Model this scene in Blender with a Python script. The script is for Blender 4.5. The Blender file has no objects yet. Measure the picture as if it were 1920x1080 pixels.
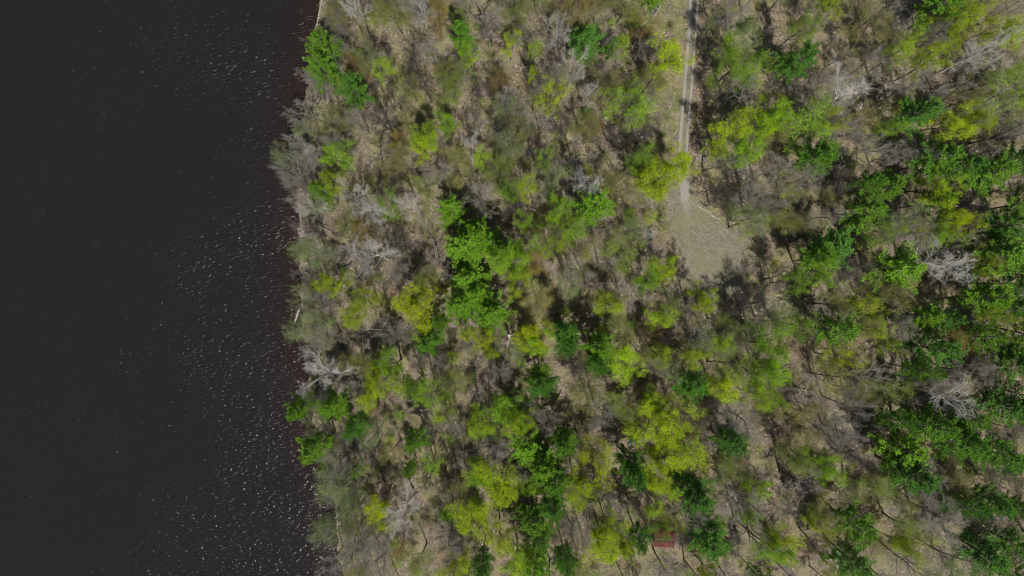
import bpy, math, random
import numpy as np
from mathutils import Vector

# ------------------------------------------------------------------ camera, sky, sun, exposure
C = bpy.context.scene
CAM_H = 147.0                 # the drone hangs this many metres above the ground
S = 0.115                     # metres on the ground per photo pixel (1920 wide)
SUN_EL = math.radians(60)
SUN_AZ = math.atan2(0.28, -0.96)      # from +Y, clockwise
cam_d = bpy.data.cameras.new('camera')
cam = bpy.data.objects.new('camera', cam_d)
C.collection.objects.link(cam)
cam.location = (0, 0, CAM_H)
cam.rotation_euler = (0, 0, 0)
cam_d.sensor_width = 36.0
cam_d.lens = 36.0 * CAM_H / (1920 * S)
cam_d.clip_start = 0.5
cam_d.clip_end = 6000
C.camera = cam

world = bpy.data.worlds.new("World")
C.world = world
world.use_nodes = True
wn = world.node_tree
wn.nodes.clear()
wo = wn.nodes.new('ShaderNodeOutputWorld')
bg = wn.nodes.new('ShaderNodeBackground')
sky = wn.nodes.new('ShaderNodeTexSky')
sky.sky_type = 'NISHITA'
sky.sun_disc = False
sky.sun_elevation = SUN_EL
sky.sun_rotation = SUN_AZ
wn.links.new(sky.outputs[0], bg.inputs[0])
bg.inputs[1].default_value = 0.05
wn.links.new(bg.outputs[0], wo.inputs[0])

sun_d = bpy.data.lights.new('sun', 'SUN')
sun_d.energy = 4.8
sun_d.angle = math.radians(0.5)
sun_d.color = (1.0, 0.95, 0.87)
sun = bpy.data.objects.new('sun', sun_d)
C.collection.objects.link(sun)
sv = Vector((math.cos(SUN_EL) * math.sin(SUN_AZ), math.cos(SUN_EL) * math.cos(SUN_AZ), math.sin(SUN_EL)))
sun.rotation_euler = sv.to_track_quat('Z', 'Y').to_euler()
sun.location = (0, 0, 300)
C.view_settings.view_transform = 'Standard'
C.view_settings.look = 'None'
C.view_settings.exposure = 0.08
C.view_settings.gamma = 1.0
C.view_settings.use_curve_mapping = False
C.cycles.max_bounces = 6
C.cycles.diffuse_bounces = 3
C.cycles.transmission_bounces = 3
C.cycles.transparent_max_bounces = 4
C.render.film_transparent = False
C.cycles.filter_width = 1.0

R = np.random.default_rng(7)
rnd = random.Random(11)

# ------------------------------------------------------------------ helpers
def at(px, py, z=0.0):
    """ground (or height z) point under photo pixel px, py"""
    k = (CAM_H - z) / CAM_H
    return ((px - 960) * S * k, (540 - py) * S * k)

def mesh(name, verts, quads=None, mats=(), tris=None, midx=None, smooth=False):
    me = bpy.data.meshes.new(name)
    verts = np.asarray(verts, dtype=np.float32)
    me.vertices.add(len(verts))
    me.vertices.foreach_set('co', verts.ravel())
    loops, starts, n = [], [], 0
    if quads is not None and len(quads):
        q = np.asarray(quads, dtype=np.int32)
        loops.append(q.ravel()); starts.append(np.arange(len(q)) * 4); n = len(q) * 4
    if tris is not None and len(tris):
        t = np.asarray(tris, dtype=np.int32)
        loops.append(t.ravel()); starts.append(n + np.arange(len(t)) * 3)
    loops = np.concatenate(loops).astype(np.int32); starts = np.concatenate(starts).astype(np.int32)
    me.loops.add(len(loops)); me.loops.foreach_set('vertex_index', loops)
    me.polygons.add(len(starts)); me.polygons.foreach_set('loop_start', starts)
    for m in mats: me.materials.append(m)
    if midx is not None: me.polygons.foreach_set('material_index', np.asarray(midx, dtype=np.int32))
    if smooth: me.polygons.foreach_set('use_smooth', np.ones(len(starts), dtype=bool))
    me.update(calc_edges=True)
    me.validate()
    return me

def link(name, data, parent=None):
    o = bpy.data.objects.new(name, data)
    C.collection.objects.link(o)
    o.parent = parent
    return o

def tag(o, label=None, cat=None, group=None, kind=None):
    if label: o['label'] = label
    if cat: o['category'] = cat
    if group: o['group'] = group
    if kind: o['kind'] = kind
    return o

class Geo:
    """collects tubes, boxes and leaf quads as numpy arrays"""
    def __init__(s): s.v, s.q, s.m, s.n = [], [], [], 0
    def add(s, v, q, m=0):
        v = np.asarray(v, dtype=np.float32); q = np.asarray(q, dtype=np.int32)
        if len(q) == 0: return
        s.v.append(v); s.q.append(q + s.n); s.m.append(np.full(len(q), m)); s.n += len(v)
    def tube(s, pts, rad, sides=3, m=0, cap=False):
        pts = np.asarray(pts, float); rad = np.asarray(rad, float)
        d = np.gradient(pts, axis=0)
        d /= np.linalg.norm(d, axis=1)[:, None] + 1e-9
        ref = np.array([0.0, 0, 1]) if abs(d[0, 2]) < 0.8 else np.array([1.0, 0, 0])
        a = np.cross(d, ref); a /= np.linalg.norm(a, axis=1)[:, None] + 1e-9
        b = np.cross(d, a)
        th = np.arange(sides) / sides * 2 * np.pi
        ring = pts[:, None, :] + rad[:, None, None] * (np.cos(th)[None, :, None] * a[:, None, :] + np.sin(th)[None, :, None] * b[:, None, :])
        n = len(pts)
        i = np.arange(n - 1)[:, None] * sides; k = np.arange(sides)[None, :]; k2 = (k + 1) % sides
        q = np.stack([i + k, i + k2, i + sides + k2, i + sides + k], -1).reshape(-1, 4)
        v = ring.reshape(-1, 3)
        if cap:
            c0, c1 = len(v), len(v) + 1
            v = np.vstack([v, pts[:1], pts[-1:]])
            ks = np.arange(sides)
            # close the ends with thin quads round the centre
            e0 = np.stack([np.full(sides // 2, c0), (2 * ks[:sides // 2] + 2) % sides, (2 * ks[:sides // 2] + 1) % sides, 2 * ks[:sides // 2]], -1)
            o = (n - 1) * sides
            e1 = np.stack([np.full(sides // 2, c1), o + 2 * ks[:sides // 2], o + (2 * ks[:sides // 2] + 1) % sides, o + (2 * ks[:sides // 2] + 2) % sides], -1)
            q = np.vstack([q, e0, e1])
        s.add(v, q, m)
    def leaves(s, P, size, m=0, flat=0.5, aspect=0.7, long_dir=None, rng=R):
        """one quad at each point; normals lean to +Z by flat"""
        P = np.asarray(P, float); n = len(P)
        if n == 0: return
        nv = rng.normal(size=(n, 3)); nv /= np.linalg.norm(nv, axis=1)[:, None]
        nv[:, 2] = np.abs(nv[:, 2]); nv = nv * (1 - flat) + np.array([0, 0, 1]) * flat
        nv /= np.linalg.norm(nv, axis=1)[:, None]
        u = rng.normal(size=(n, 3)) if long_dir is None else long_dir
        u = u - (u * nv).sum(1)[:, None] * nv
        u /= np.linalg.norm(u, axis=1)[:, None] + 1e-9
        w = np.cross(nv, u)
        sz = (size * rng.uniform(0.6, 1.35, n))[:, None] if np.isscalar(size) else np.asarray(size)[:, None]
        a = u * sz * 0.5; b = w * sz * 0.5 * aspect
        v = np.stack([P - a, P - b * 1.0 + a * 0.1, P + a, P + b * 1.0 + a * 0.1], 1).reshape(-1, 3)
        q = np.arange(n * 4).reshape(-1, 4)
        s.add(v, q, m)
    def box(s, c, d, rz=0.0, m=0):
        x, y, z = d[0] / 2, d[1] / 2, d[2] / 2
        v = np.array([(-x, -y, -z), (x, -y, -z), (x, y, -z), (-x, y, -z), (-x, -y, z), (x, -y, z), (x, y, z), (-x, y, z)])
        cz, sz = math.cos(rz), math.sin(rz)
        v = np.stack([v[:, 0] * cz - v[:, 1] * sz, v[:, 0] * sz + v[:, 1] * cz, v[:, 2]], 1) + np.array(c)
        s.add(v, [(0, 3, 2, 1), (4, 5, 6, 7), (0, 1, 5, 4), (1, 2, 6, 5), (2, 3, 7, 6), (3, 0, 4, 7)], m)
    def build(s, name, mats, smooth=False):
        return mesh(name, np.vstack(s.v), np.vstack(s.q), mats, midx=np.concatenate(s.m), smooth=smooth)

# ------------------------------------------------------------------ materials
def newmat(name):
    m = bpy.data.materials.new(name); m.use_nodes = True
    nt = m.node_tree; nt.nodes.clear()
    out = nt.nodes.new('ShaderNodeOutputMaterial')
    return m, nt, out
def N(nt, t, **kw):
    n = nt.nodes.new(t)
    for k, v in kw.items():
        if k in n.inputs: n.inputs[k].default_value = v
        else: setattr(n, k, v)
    return n
def noise(nt, vec, scale, detail=4, rough=0.6, dist=0.0):
    n = N(nt, 'ShaderNodeTexNoise'); n.inputs['Scale'].default_value = scale
    n.inputs['Detail'].default_value = detail; n.inputs['Roughness'].default_value = rough
    n.inputs['Distortion'].default_value = dist
    if vec is not None: nt.links.new(vec, n.inputs['Vector'])
    return n.outputs['Fac']
def ramp(nt, fac, stops):
    n = N(nt, 'ShaderNodeValToRGB'); cr = n.color_ramp
    while len(cr.elements) < len(stops): cr.elements.new(0.5)
    for e, (p, c) in zip(cr.elements, stops):
        e.position = p; e.color = (*c, 1) if len(c) == 3 else c
    nt.links.new(fac, n.inputs[0]); return n.outputs[0]
def mixc(nt, fac, a, b, blend='MIX'):
    n = N(nt, 'ShaderNodeMix'); n.data_type = 'RGBA'; n.blend_type = blend
    for i, x in ((0, fac), (6, a), (7, b)):
        if hasattr(x, 'links'): nt.links.new(x, n.inputs[i])
        elif i == 0: n.inputs[0].default_value = x
        else: n.inputs[i].default_value = (*x, 1)
    return n.outputs[2]
def math_(nt, op, a, b=0.0, clamp=False):
    n = N(nt, 'ShaderNodeMath'); n.operation = op; n.use_clamp = clamp
    for i, x in enumerate((a, b)):
        if hasattr(x, 'links'): nt.links.new(x, n.inputs[i])
        else: n.inputs[i].default_value = x
    return n.outputs[0]
def g3(v): return (v, v, v)

def leaf_mat(name, trans=0.35, gloss=0.0, var=0.35):
    m, nt, out = newmat(name)
    oi = N(nt, 'ShaderNodeObjectInfo'); ge = N(nt, 'ShaderNodeNewGeometry')
    tc = N(nt, 'ShaderNodeTexCoord')
    nz = noise(nt, tc.outputs['Object'], 0.9, 3)
    v1 = math_(nt, 'MULTIPLY_ADD', ge.outputs['Random Per Island'], var * 2); nt.nodes[-1].inputs[2].default_value = 1 - var
    v2 = math_(nt, 'MULTIPLY_ADD', nz, 0.7); nt.nodes[-1].inputs[2].default_value = 0.65
    v = math_(nt, 'MULTIPLY', v1, v2)
    hs = N(nt, 'ShaderNodeHueSaturation')
    h = math_(nt, 'MULTIPLY_ADD', nz, 0.035); nt.nodes[-1].inputs[2].default_value = 0.486
    nt.links.new(h, hs.inputs['Hue']); nt.links.new(v, hs.inputs['Value']); nt.links.new(oi.outputs['Color'], hs.inputs['Color'])
    d = N(nt, 'ShaderNodeBsdfDiffuse'); t = N(nt, 'ShaderNodeBsdfTranslucent'); mx = N(nt, 'ShaderNodeMixShader')
    nt.links.new(hs.outputs[0], d.inputs[0]); nt.links.new(hs.outputs[0], t.inputs[0])
    mx.inputs[0].default_value = trans
    nt.links.new(d.outputs[0], mx.inputs[1]); nt.links.new(t.outputs[0], mx.inputs[2])
    last = mx.outputs[0]
    if gloss:
        g = N(nt, 'ShaderNodeBsdfGlossy'); g.inputs['Roughness'].default_value = 0.45
        m2 = N(nt, 'ShaderNodeMixShader'); m2.inputs[0].default_value = gloss
        nt.links.new(last, m2.inputs[1]); nt.links.new(g.outputs[0], m2.inputs[2]); last = m2.outputs[0]
    nt.links.new(last, out.inputs[0])
    return m

def bark_mat(name):
    m, nt, out = newmat(name)
    oi = N(nt, 'ShaderNodeObjectInfo'); tc = N(nt, 'ShaderNodeTexCoord')
    mp = N(nt, 'ShaderNodeMapping'); mp.inputs['Scale'].default_value = (3, 3, 0.8)
    nt.links.new(tc.outputs['Object'], mp.inputs[0])
    nz = noise(nt, mp.outputs[0], 2.5, 5, 0.7)
    c = ramp(nt, nz, [(0.3, g3(0.45)), (0.7, g3(1.35))])
    col = mixc(nt, 1.0, oi.outputs['Color'], c, 'MULTIPLY')
    d = N(nt, 'ShaderNodeBsdfPrincipled'); d.inputs['Roughness'].default_value = 0.85
    d.inputs['Specular IOR Level'].default_value = 0.25
    nt.links.new(col, d.inputs['Base Color']); nt.links.new(d.outputs[0], out.inputs[0])
    return m

def plain_mat(name, col, rough=0.7, metal=0.0, bump=0.0, scale=8, var=0.25):
    m, nt, out = newmat(name)
    tc = N(nt, 'ShaderNodeTexCoord')
    nz = noise(nt, tc.outputs['Object'], scale, 5, 0.65)
    c = ramp(nt, nz, [(0.3, tuple(x * (1 - var) for x in col)), (0.7, tuple(min(1, x * (1 + var)) for x in col))])
    d = N(nt, 'ShaderNodeBsdfPrincipled'); d.inputs['Roughness'].default_value = rough; d.inputs['Metallic'].default_value = metal
    nt.links.new(c, d.inputs['Base Color'])
    if bump:
        b = N(nt, 'ShaderNodeBump'); b.inputs['Strength'].default_value = bump; b.inputs['Distance'].default_value = 0.05
        nt.links.new(nz, b.inputs['Height']); nt.links.new(b.outputs[0], d.inputs['Normal'])
    nt.links.new(d.outputs[0], out.inputs[0])
    return m

M_LEAF = leaf_mat('young_leaves', 0.42, 0.0, 0.35)
M_NEEDLE = leaf_mat('pine_needles', 0.16, 0.02, 0.4)
M_BARK = bark_mat('bark')
M_STICK = plain_mat('brush_stems', (0.27, 0.25, 0.23), 0.85, scale=0.25, var=0.7)
M_TWIG = plain_mat('budding_twigs', (0.19, 0.17, 0.14), 0.85, scale=2.0)

# leaf litter shared by ground and track
def litter_group():
    g = bpy.data.node_groups.new('leaf_litter', 'ShaderNodeTree')
    g.interface.new_socket('Grass', in_out='INPUT', socket_type='NodeSocketFloat')
    g.interface.new_socket('Color', in_out='OUTPUT', socket_type='NodeSocketColor')
    g.interface.new_socket('Height', in_out='OUTPUT', socket_type='NodeSocketFloat')
    gi = g.nodes.new('NodeGroupInput'); go = g.nodes.new('NodeGroupOutput')
    geo = N(g, 'ShaderNodeNewGeometry'); P = geo.outputs['Position']
    fine = noise(g, P, 4.2, 6, 0.78)
    vor = N(g, 'ShaderNodeTexVoronoi'); vor.inputs['Scale'].default_value = 6.5; g.links.new(P, vor.inputs['Vector'])
    vs = N(g, 'ShaderNodeSeparateColor'); g.links.new(vor.outputs['Color'], vs.inputs[0])
    lit = ramp(g, vs.outputs[0], [(0.0, (0.075, 0.058, 0.044)), (0.3, (0.150, 0.121, 0.092)), (0.6, (0.225, 0.187, 0.148)), (0.85, (0.32, 0.275, 0.225)), (1.0, (0.48, 0.435, 0.38))])
    c2 = ramp(g, fine, [(0.34, g3(0.22)), (0.5, g3(0.80)), (0.66, g3(1.5))])
    col = mixc(g, 1.0, lit, c2, 'MULTIPLY')
    big = noise(g, P, 0.09, 5, 0.6)
    tint = ramp(g, big, [(0.35, (1.0, 1.02, 1.08)), (0.5, (1.08, 1.03, 1.0)), (0.65, (1.15, 1.0, 0.93))])
    col = mixc(g, 1.0, col, tint, 'MULTIPLY')
    straw_n = noise(g, P, 0.22, 5, 0.65)
    straw = ramp(g, straw_n, [(0.48, g3(0)), (0.62, g3(1))])
    sc = ramp(g, fine, [(0.3, (0.12, 0.11, 0.045)), (0.5, (0.25, 0.23, 0.11)), (0.7, (0.36, 0.33, 0.17))])
    sm = math_(g, 'MULTIPLY', straw, 0.65)
    col = mixc(g, sm, col, sc)
    moss_n = noise(g, P, 0.6, 6, 0.7)
    mossm = math_(g, 'ADD', moss_n, math_(g, 'MULTIPLY', gi.outputs[0], 0.16))
    mm = ramp(g, mossm, [(0.58, g3(0)), (0.68, g3(1))])
    mc = ramp(g, fine, [(0.3, (0.06, 0.08, 0.02)), (0.6, (0.15, 0.19, 0.05)), (0.75, (0.27, 0.30, 0.10))])
    col = mixc(g, math_(g, 'MULTIPLY', mm, 0.7), col, mc)
    g.links.new(col, go.inputs['Color'])
    g.links.new(math_(g, 'ADD', fine, math_(g, 'MULTIPLY', vor.outputs['Distance'], 0.6)), go.inputs['Height'])
    return g
G_LIT = litter_group()

def ground_mat():
    m, nt, out = newmat('forest_floor')
    a = N(nt, 'ShaderNodeAttribute'); a.attribute_name = 'mask'
    sp = N(nt, 'ShaderNodeSeparateColor'); nt.links.new(a.outputs['Color'], sp.inputs[0])
    L = N(nt, 'ShaderNodeGroup'); L.node_tree = G_LIT
    nt.links.new(sp.outputs[0], L.inputs[0])
    geo = N(nt, 'ShaderNodeNewGeometry')
    # green channel: bare trodden gravelly soil of the turnaround and track
    e = noise(nt, geo.outputs['Position'], 0.55, 6, 0.7)
    k = math_(nt, 'ADD', sp.outputs[1], math_(nt, 'MULTIPLY', math_(nt, 'SUBTRACT', e, 0.5), 0.9))
    km = ramp(nt, k, [(0.36, g3(0)), (0.64, g3(1))])
    f = noise(nt, geo.outputs['Position'], 4.5, 6, 0.75)
    gc = ramp(nt, f, [(0.34, (0.075, 0.068, 0.054)), (0.5, (0.185, 0.166, 0.135)), (0.66, (0.37, 0.335, 0.285))])
    md = noise(nt, geo.outputs['Position'], 0.75, 5, 0.7, 1.5)
    gc = mixc(nt, 1.0, gc, ramp(nt, md, [(0.36, (0.68, 0.74, 0.70)), (0.5, (0.92, 0.94, 0.95)), (0.64, (1.18, 1.15, 1.16))]), 'MULTIPLY')
    g2 = noise(nt, geo.outputs['Position'], 0.16, 5, 0.6)
    gm = ramp(nt, g2, [(0.40, g3(0.05)), (0.60, g3(0.6))])
    gc = mixc(nt, gm, gc, ramp(nt, f, [(0.3, (0.10, 0.11, 0.05)), (0.6, (0.20, 0.20, 0.10)), (0.75, (0.30, 0.28, 0.17))]))
    col = mixc(nt, math_(nt, 'MULTIPLY', km, 0.85), L.outputs[0], gc)
    # blue channel: compacted pale grey gravel of wheel ruts
    k2 = math_(nt, 'ADD', sp.outputs[2], math_(nt, 'MULTIPLY', math_(nt, 'SUBTRACT', e, 0.5), 0.6))
    km2 = ramp(nt, k2, [(0.35, g3(0)), (0.62, g3(1))])
    pc = ramp(nt, f, [(0.3, (0.17, 0.16, 0.145)), (0.5, (0.27, 0.255, 0.235)), (0.7, (0.37, 0.355, 0.335))])
    col = mixc(nt, km2, col, pc)
    b = N(nt, 'ShaderNodeBump'); b.inputs['Distance'].default_value = 0.12; b.inputs['Strength'].default_value = 0.6
    nt.links.new(L.outputs[1], b.inputs['Height'])
    d = N(nt, 'ShaderNodeBsdfPrincipled'); d.inputs['Roughness'].default_value = 0.95; d.inputs['Specular IOR Level'].default_value = 0.1
    nt.links.new(col, d.inputs['Base Color']); nt.links.new(b.outputs[0], d.inputs['Normal'])
    nt.links.new(d.outputs[0], out.inputs[0])
    return m

def water_mat():
    m, nt, out = newmat('lake_water')
    geo = N(nt, 'ShaderNodeNewGeometry'); P = geo.outputs['Position']
    a = N(nt, 'ShaderNodeAttribute'); a.attribute_name = 'shallow'
    nz = noise(nt, P, 0.08, 4)
    sh = math_(nt, 'MULTIPLY', a.outputs['Fac'], math_(nt, 'ADD', nz, 0.5), True)
    col = mixc(nt, sh, (0.0140, 0.0137, 0.0140), (0.022, 0.0125, 0.0095))
    mp = N(nt, 'ShaderNodeMapping'); mp.inputs['Rotation'].default_value = (0, 0, math.radians(-30)); mp.inputs['Scale'].default_value = (0.6, 1.45, 1)
    nt.links.new(P, mp.inputs[0])
    n1 = noise(nt, mp.outputs[0], 1.35, 2, 0.55, 0.4)
    n2 = noise(nt, mp.outputs[0], 0.22, 2, 0.5, 0.3)
    n3 = noise(nt, P, 0.035, 4, 0.6)
    h = math_(nt, 'ADD', n1, math_(nt, 'MULTIPLY', n2, 1.0))
    b = N(nt, 'ShaderNodeBump'); b.inputs['Strength'].default_value = 1.0
    dist = math_(nt, 'MULTIPLY', math_(nt, 'ADD', math_(nt, 'MULTIPLY', n3, 1.7), 0.05), WAVE)
    nt.links.new(dist, b.inputs['Distance'])
    nt.links.new(h, b.inputs['Height'])
    df = N(nt, 'ShaderNodeBsdfDiffuse'); nt.links.new(col, df.inputs[0])
    gl = N(nt, 'ShaderNodeBsdfGlossy'); gl.distribution = 'BECKMANN'; gl.inputs['Roughness'].default_value = WROUGH
    fr = N(nt, 'ShaderNodeFresnel'); fr.inputs[0].default_value = 1.333
    nt.links.new(b.outputs[0], gl.inputs['Normal']); nt.links.new(b.outputs[0], fr.inputs['Normal'])
    mx = N(nt, 'ShaderNodeMixShader'); nt.links.new(fr.outputs[0], mx.inputs[0]); nt.links.new(df.outputs[0], mx.inputs[1]); nt.links.new(gl.outputs[0], mx.inputs[2])
    nt.links.new(mx.outputs[0], out.inputs[0])
    return m
WAVE = 0.32
WROUGH = 0.23

# ------------------------------------------------------------------ terrain
SHORE = [(-400, 640), (-150, 615), (0, 603), (50, 591), (100, 584), (165, 574), (230, 568), (300, 561), (350, 557), (400, 560), (470, 562),
         (560, 565), (640, 569), (700, 576), (760, 582), (800, 589), (850, 600), (890, 614), (940, 627), (990, 630), (1040, 634), (1080, 645), (1200, 668), (1500, 720)]
SX = np.array([(540 - p[0]) * S for p in SHORE])[::-1]       # world y ascending
SV = np.array([(p[1] - 960) * S for p in SHORE])[::-1]
def shore_x(y):
    y = np.asarray(y, float)
    return np.interp(y, SX, SV) + 0.25 * np.sin(y * 0.9) + 0.18 * np.sin(y * 2.3 + 1)
def ground_z(x, y):
    x = np.asarray(x, float); y = np.asarray(y, float)
    d = x - shore_x(y)                                        # + on land
    bank = np.where(d > 0, 0.65 * (1 - np.exp(-np.maximum(d, 0) / 1.2)) , np.maximum(d * 0.5, -2.5))
    roll = (0.35 * np.sin(x * 0.045 + 1) * np.cos(y * 0.06) + 0.25 * np.sin(x * 0.11 + y * 0.07)) * np.clip(d / 15, 0, 1)
    return bank + roll
# track centre line in photo pixels, and the turnaround outline
TRACK = [(1303, -60), (1300, 0), (1297, 60), (1293, 110), (1289, 160), (1285, 210), (1281, 260), (1279, 310), (1280, 345), (1283, 385), (1292, 425), (1302, 460)]
TURN = [(1262, 335), (1296, 335), (1303, 370), (1322, 396), (1350, 418), (1380, 438), (1404, 456), (1410, 476), (1404, 500), (1392, 524), (1380, 548), (1362, 566), (1340, 574), (1316, 568), (1298, 552), (1284, 526), (1271, 485), (1256, 430), (1250, 380)]
CLEAR = [(1185, -10), (1290, -10), (1284, 120), (1276, 215), (1262, 270), (1215, 265), (1228, 200), (1268, 150), (1262, 95), (1200, 85)]
STRIP = [(1296, -10), (1318, -10), (1312, 120), (1312, 260), (1325, 350), (1360, 400), (1420, 440), (1450, 490), (1420, 560), (1330, 600), (1296, 380), (1290, 330)]
def poly_sd(px, py, poly):
    """signed distance in pixels, + inside"""
    px = np.asarray(px, float); py = np.asarray(py, float)
    best = np.full(px.shape, 1e9); ins = np.zeros(px.shape, bool)
    n = len(poly)
    for i in range(n):
        x0, y0 = poly[i]; x1, y1 = poly[(i + 1) % n]
        t = np.clip(((px - x0) * (x1 - x0) + (py - y0) * (y1 - y0)) / ((x1 - x0) ** 2 + (y1 - y0) ** 2), 0, 1)
        best = np.minimum(best, np.hypot(px - x0 - t * (x1 - x0), py - y0 - t * (y1 - y0)))
        c = ((y0 > py) != (y1 > py)) & (px < (x1 - x0) * (py - y0) / (y1 - y0 + 1e-12) + x0)
        ins ^= c
    return np.where(ins, best, -best)
TY = np.array([p[1] for p in TRACK], float); TX = np.array([p[0] for p in TRACK], float)

def axis(lo, hi, dense_lo, dense_hi, step):
    a = [dense_lo]
    st = step
    while a[-1] > lo: st *= 1.35; a.append(a[-1] - st)
    a = a[::-1] + list(np.arange(dense_lo + step, dense_hi, step))
    st = step
    while a[-1] < hi: st *= 1.35; a.append(a[-1] + st)
    return np.array(a)
def grid(xs, ys):
    X, Y = np.meshgrid(xs, ys); n, m_ = X.shape
    i = np.arange(n - 1)[:, None] * m_ + np.arange(m_ - 1)[None, :]
    return X, Y, np.stack([i, i + 1, i + m_ + 1, i + m_], -1).reshape(-1, 4)

xs = np.unique(np.concatenate([axis(-2500, 2500, -56, 130, 0.6), np.arange(29, 62, 0.22)]))
ys = axis(-2500, 2500, -75, 75, 0.6)
X, Y, Q = grid(xs, ys)
Z = ground_z(X, Y)
PX, PY = 960 + X / S, 540 - Y / S
me = mesh('forest_floor', np.stack([X, Y, Z], -1).reshape(-1, 3), Q, [ground_mat()], smooth=True)
sd_turn = poly_sd(PX, PY, TURN)
tc = np.interp(PY, TY, TX); dt = PX - tc
on = (PY < 462)
g_turn = np.clip(0.5 + sd_turn / 44, 0, 1)
g_track = np.clip(0.62 - (np.abs(dt) - 9) / 14, 0, 0.62) * (PY < 345)
rut = np.maximum(np.exp(-((dt + 6.4) / 3.0) ** 2), 0.80 * np.exp(-((dt - 6.4) / 2.6) ** 2)) * np.clip((350 - PY) / 30, 0, 1)
pad = np.exp(-(np.maximum(np.abs(dt - 1) - 3, 0) / 9.0) ** 2) * np.clip((PY - 315) / 35, 0, 1) * np.clip((480 - PY) / 130, 0, 1) * 0.72
mask = np.zeros((X.size, 4), np.float32)
clear_sd = np.maximum(poly_sd(PX, PY, CLEAR), -50)
mask[:, 0] = (np.clip(0.5 + clear_sd / 20, 0, 1) * 0.8 + 0.6 * np.exp(-(dt / 3.2) ** 2) * (PY < 340)).ravel()
mask[:, 1] = np.maximum(g_turn, g_track).ravel()
mask[:, 2] = np.maximum(rut * on, pad).ravel()
mask[:, 3] = 1
ca = me.color_attributes.new('mask', 'FLOAT_COLOR', 'POINT'); ca.data.foreach_set('color', mask.ravel())
tag(link('ground', me), 'tan leaf litter and dry grass covering the forest floor', kind='structure')

# water: sheet reaching under the bank
wx = np.concatenate([-np.geomspace(2600, 70, 30), np.arange(-69, -30, 0.6)]); wy = axis(-2500, 2500, -75, 75, 0.8)
X, Y, Q = grid(wx, wy)
SXY = shore_x(Y)
X = np.minimum(X, SXY + 0.6)
me = mesh('lake_surface', np.stack([X, Y, np.zeros_like(X)], -1).reshape(-1, 3), Q, [water_mat()], smooth=True)
at_ = me.attributes.new('shallow', 'FLOAT', 'POINT')
at_.data.foreach_set('value', np.exp(-np.maximum(SXY - X, 0) / 4.5).astype(np.float32).ravel())
tag(link('water', me), 'dark rippled lake water with sparkling sun glints', kind='structure')

# ------------------------------------------------------------------ tree generators (unit trees: 16 m tall, 5 m crown radius)
def rotate_about(d, ang, az):
    """tilt direction d by ang towards azimuth az around d"""
    d = d / np.linalg.norm(d)
    ref = np.array([0.0, 0, 1]) if abs(d[2]) < 0.9 else np.array([1.0, 0, 0])
    a = np.cross(d, ref); a /= np.linalg.norm(a); b = np.cross(d, a)
    return d * math.cos(ang) + (a * math.cos(az) + b * math.sin(az)) * math.sin(ang)

def curve(p, d, L, n, rng, wob, up):
    pts = [np.array(p, float)]; d = np.array(d, float)
    for i in range(n):
        d = d + rng.normal(size=3) * wob + np.array([0, 0, up])
        d /= np.linalg.norm(d)
        pts.append(pts[-1] + d * L / n)
    return np.array(pts), d

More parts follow.
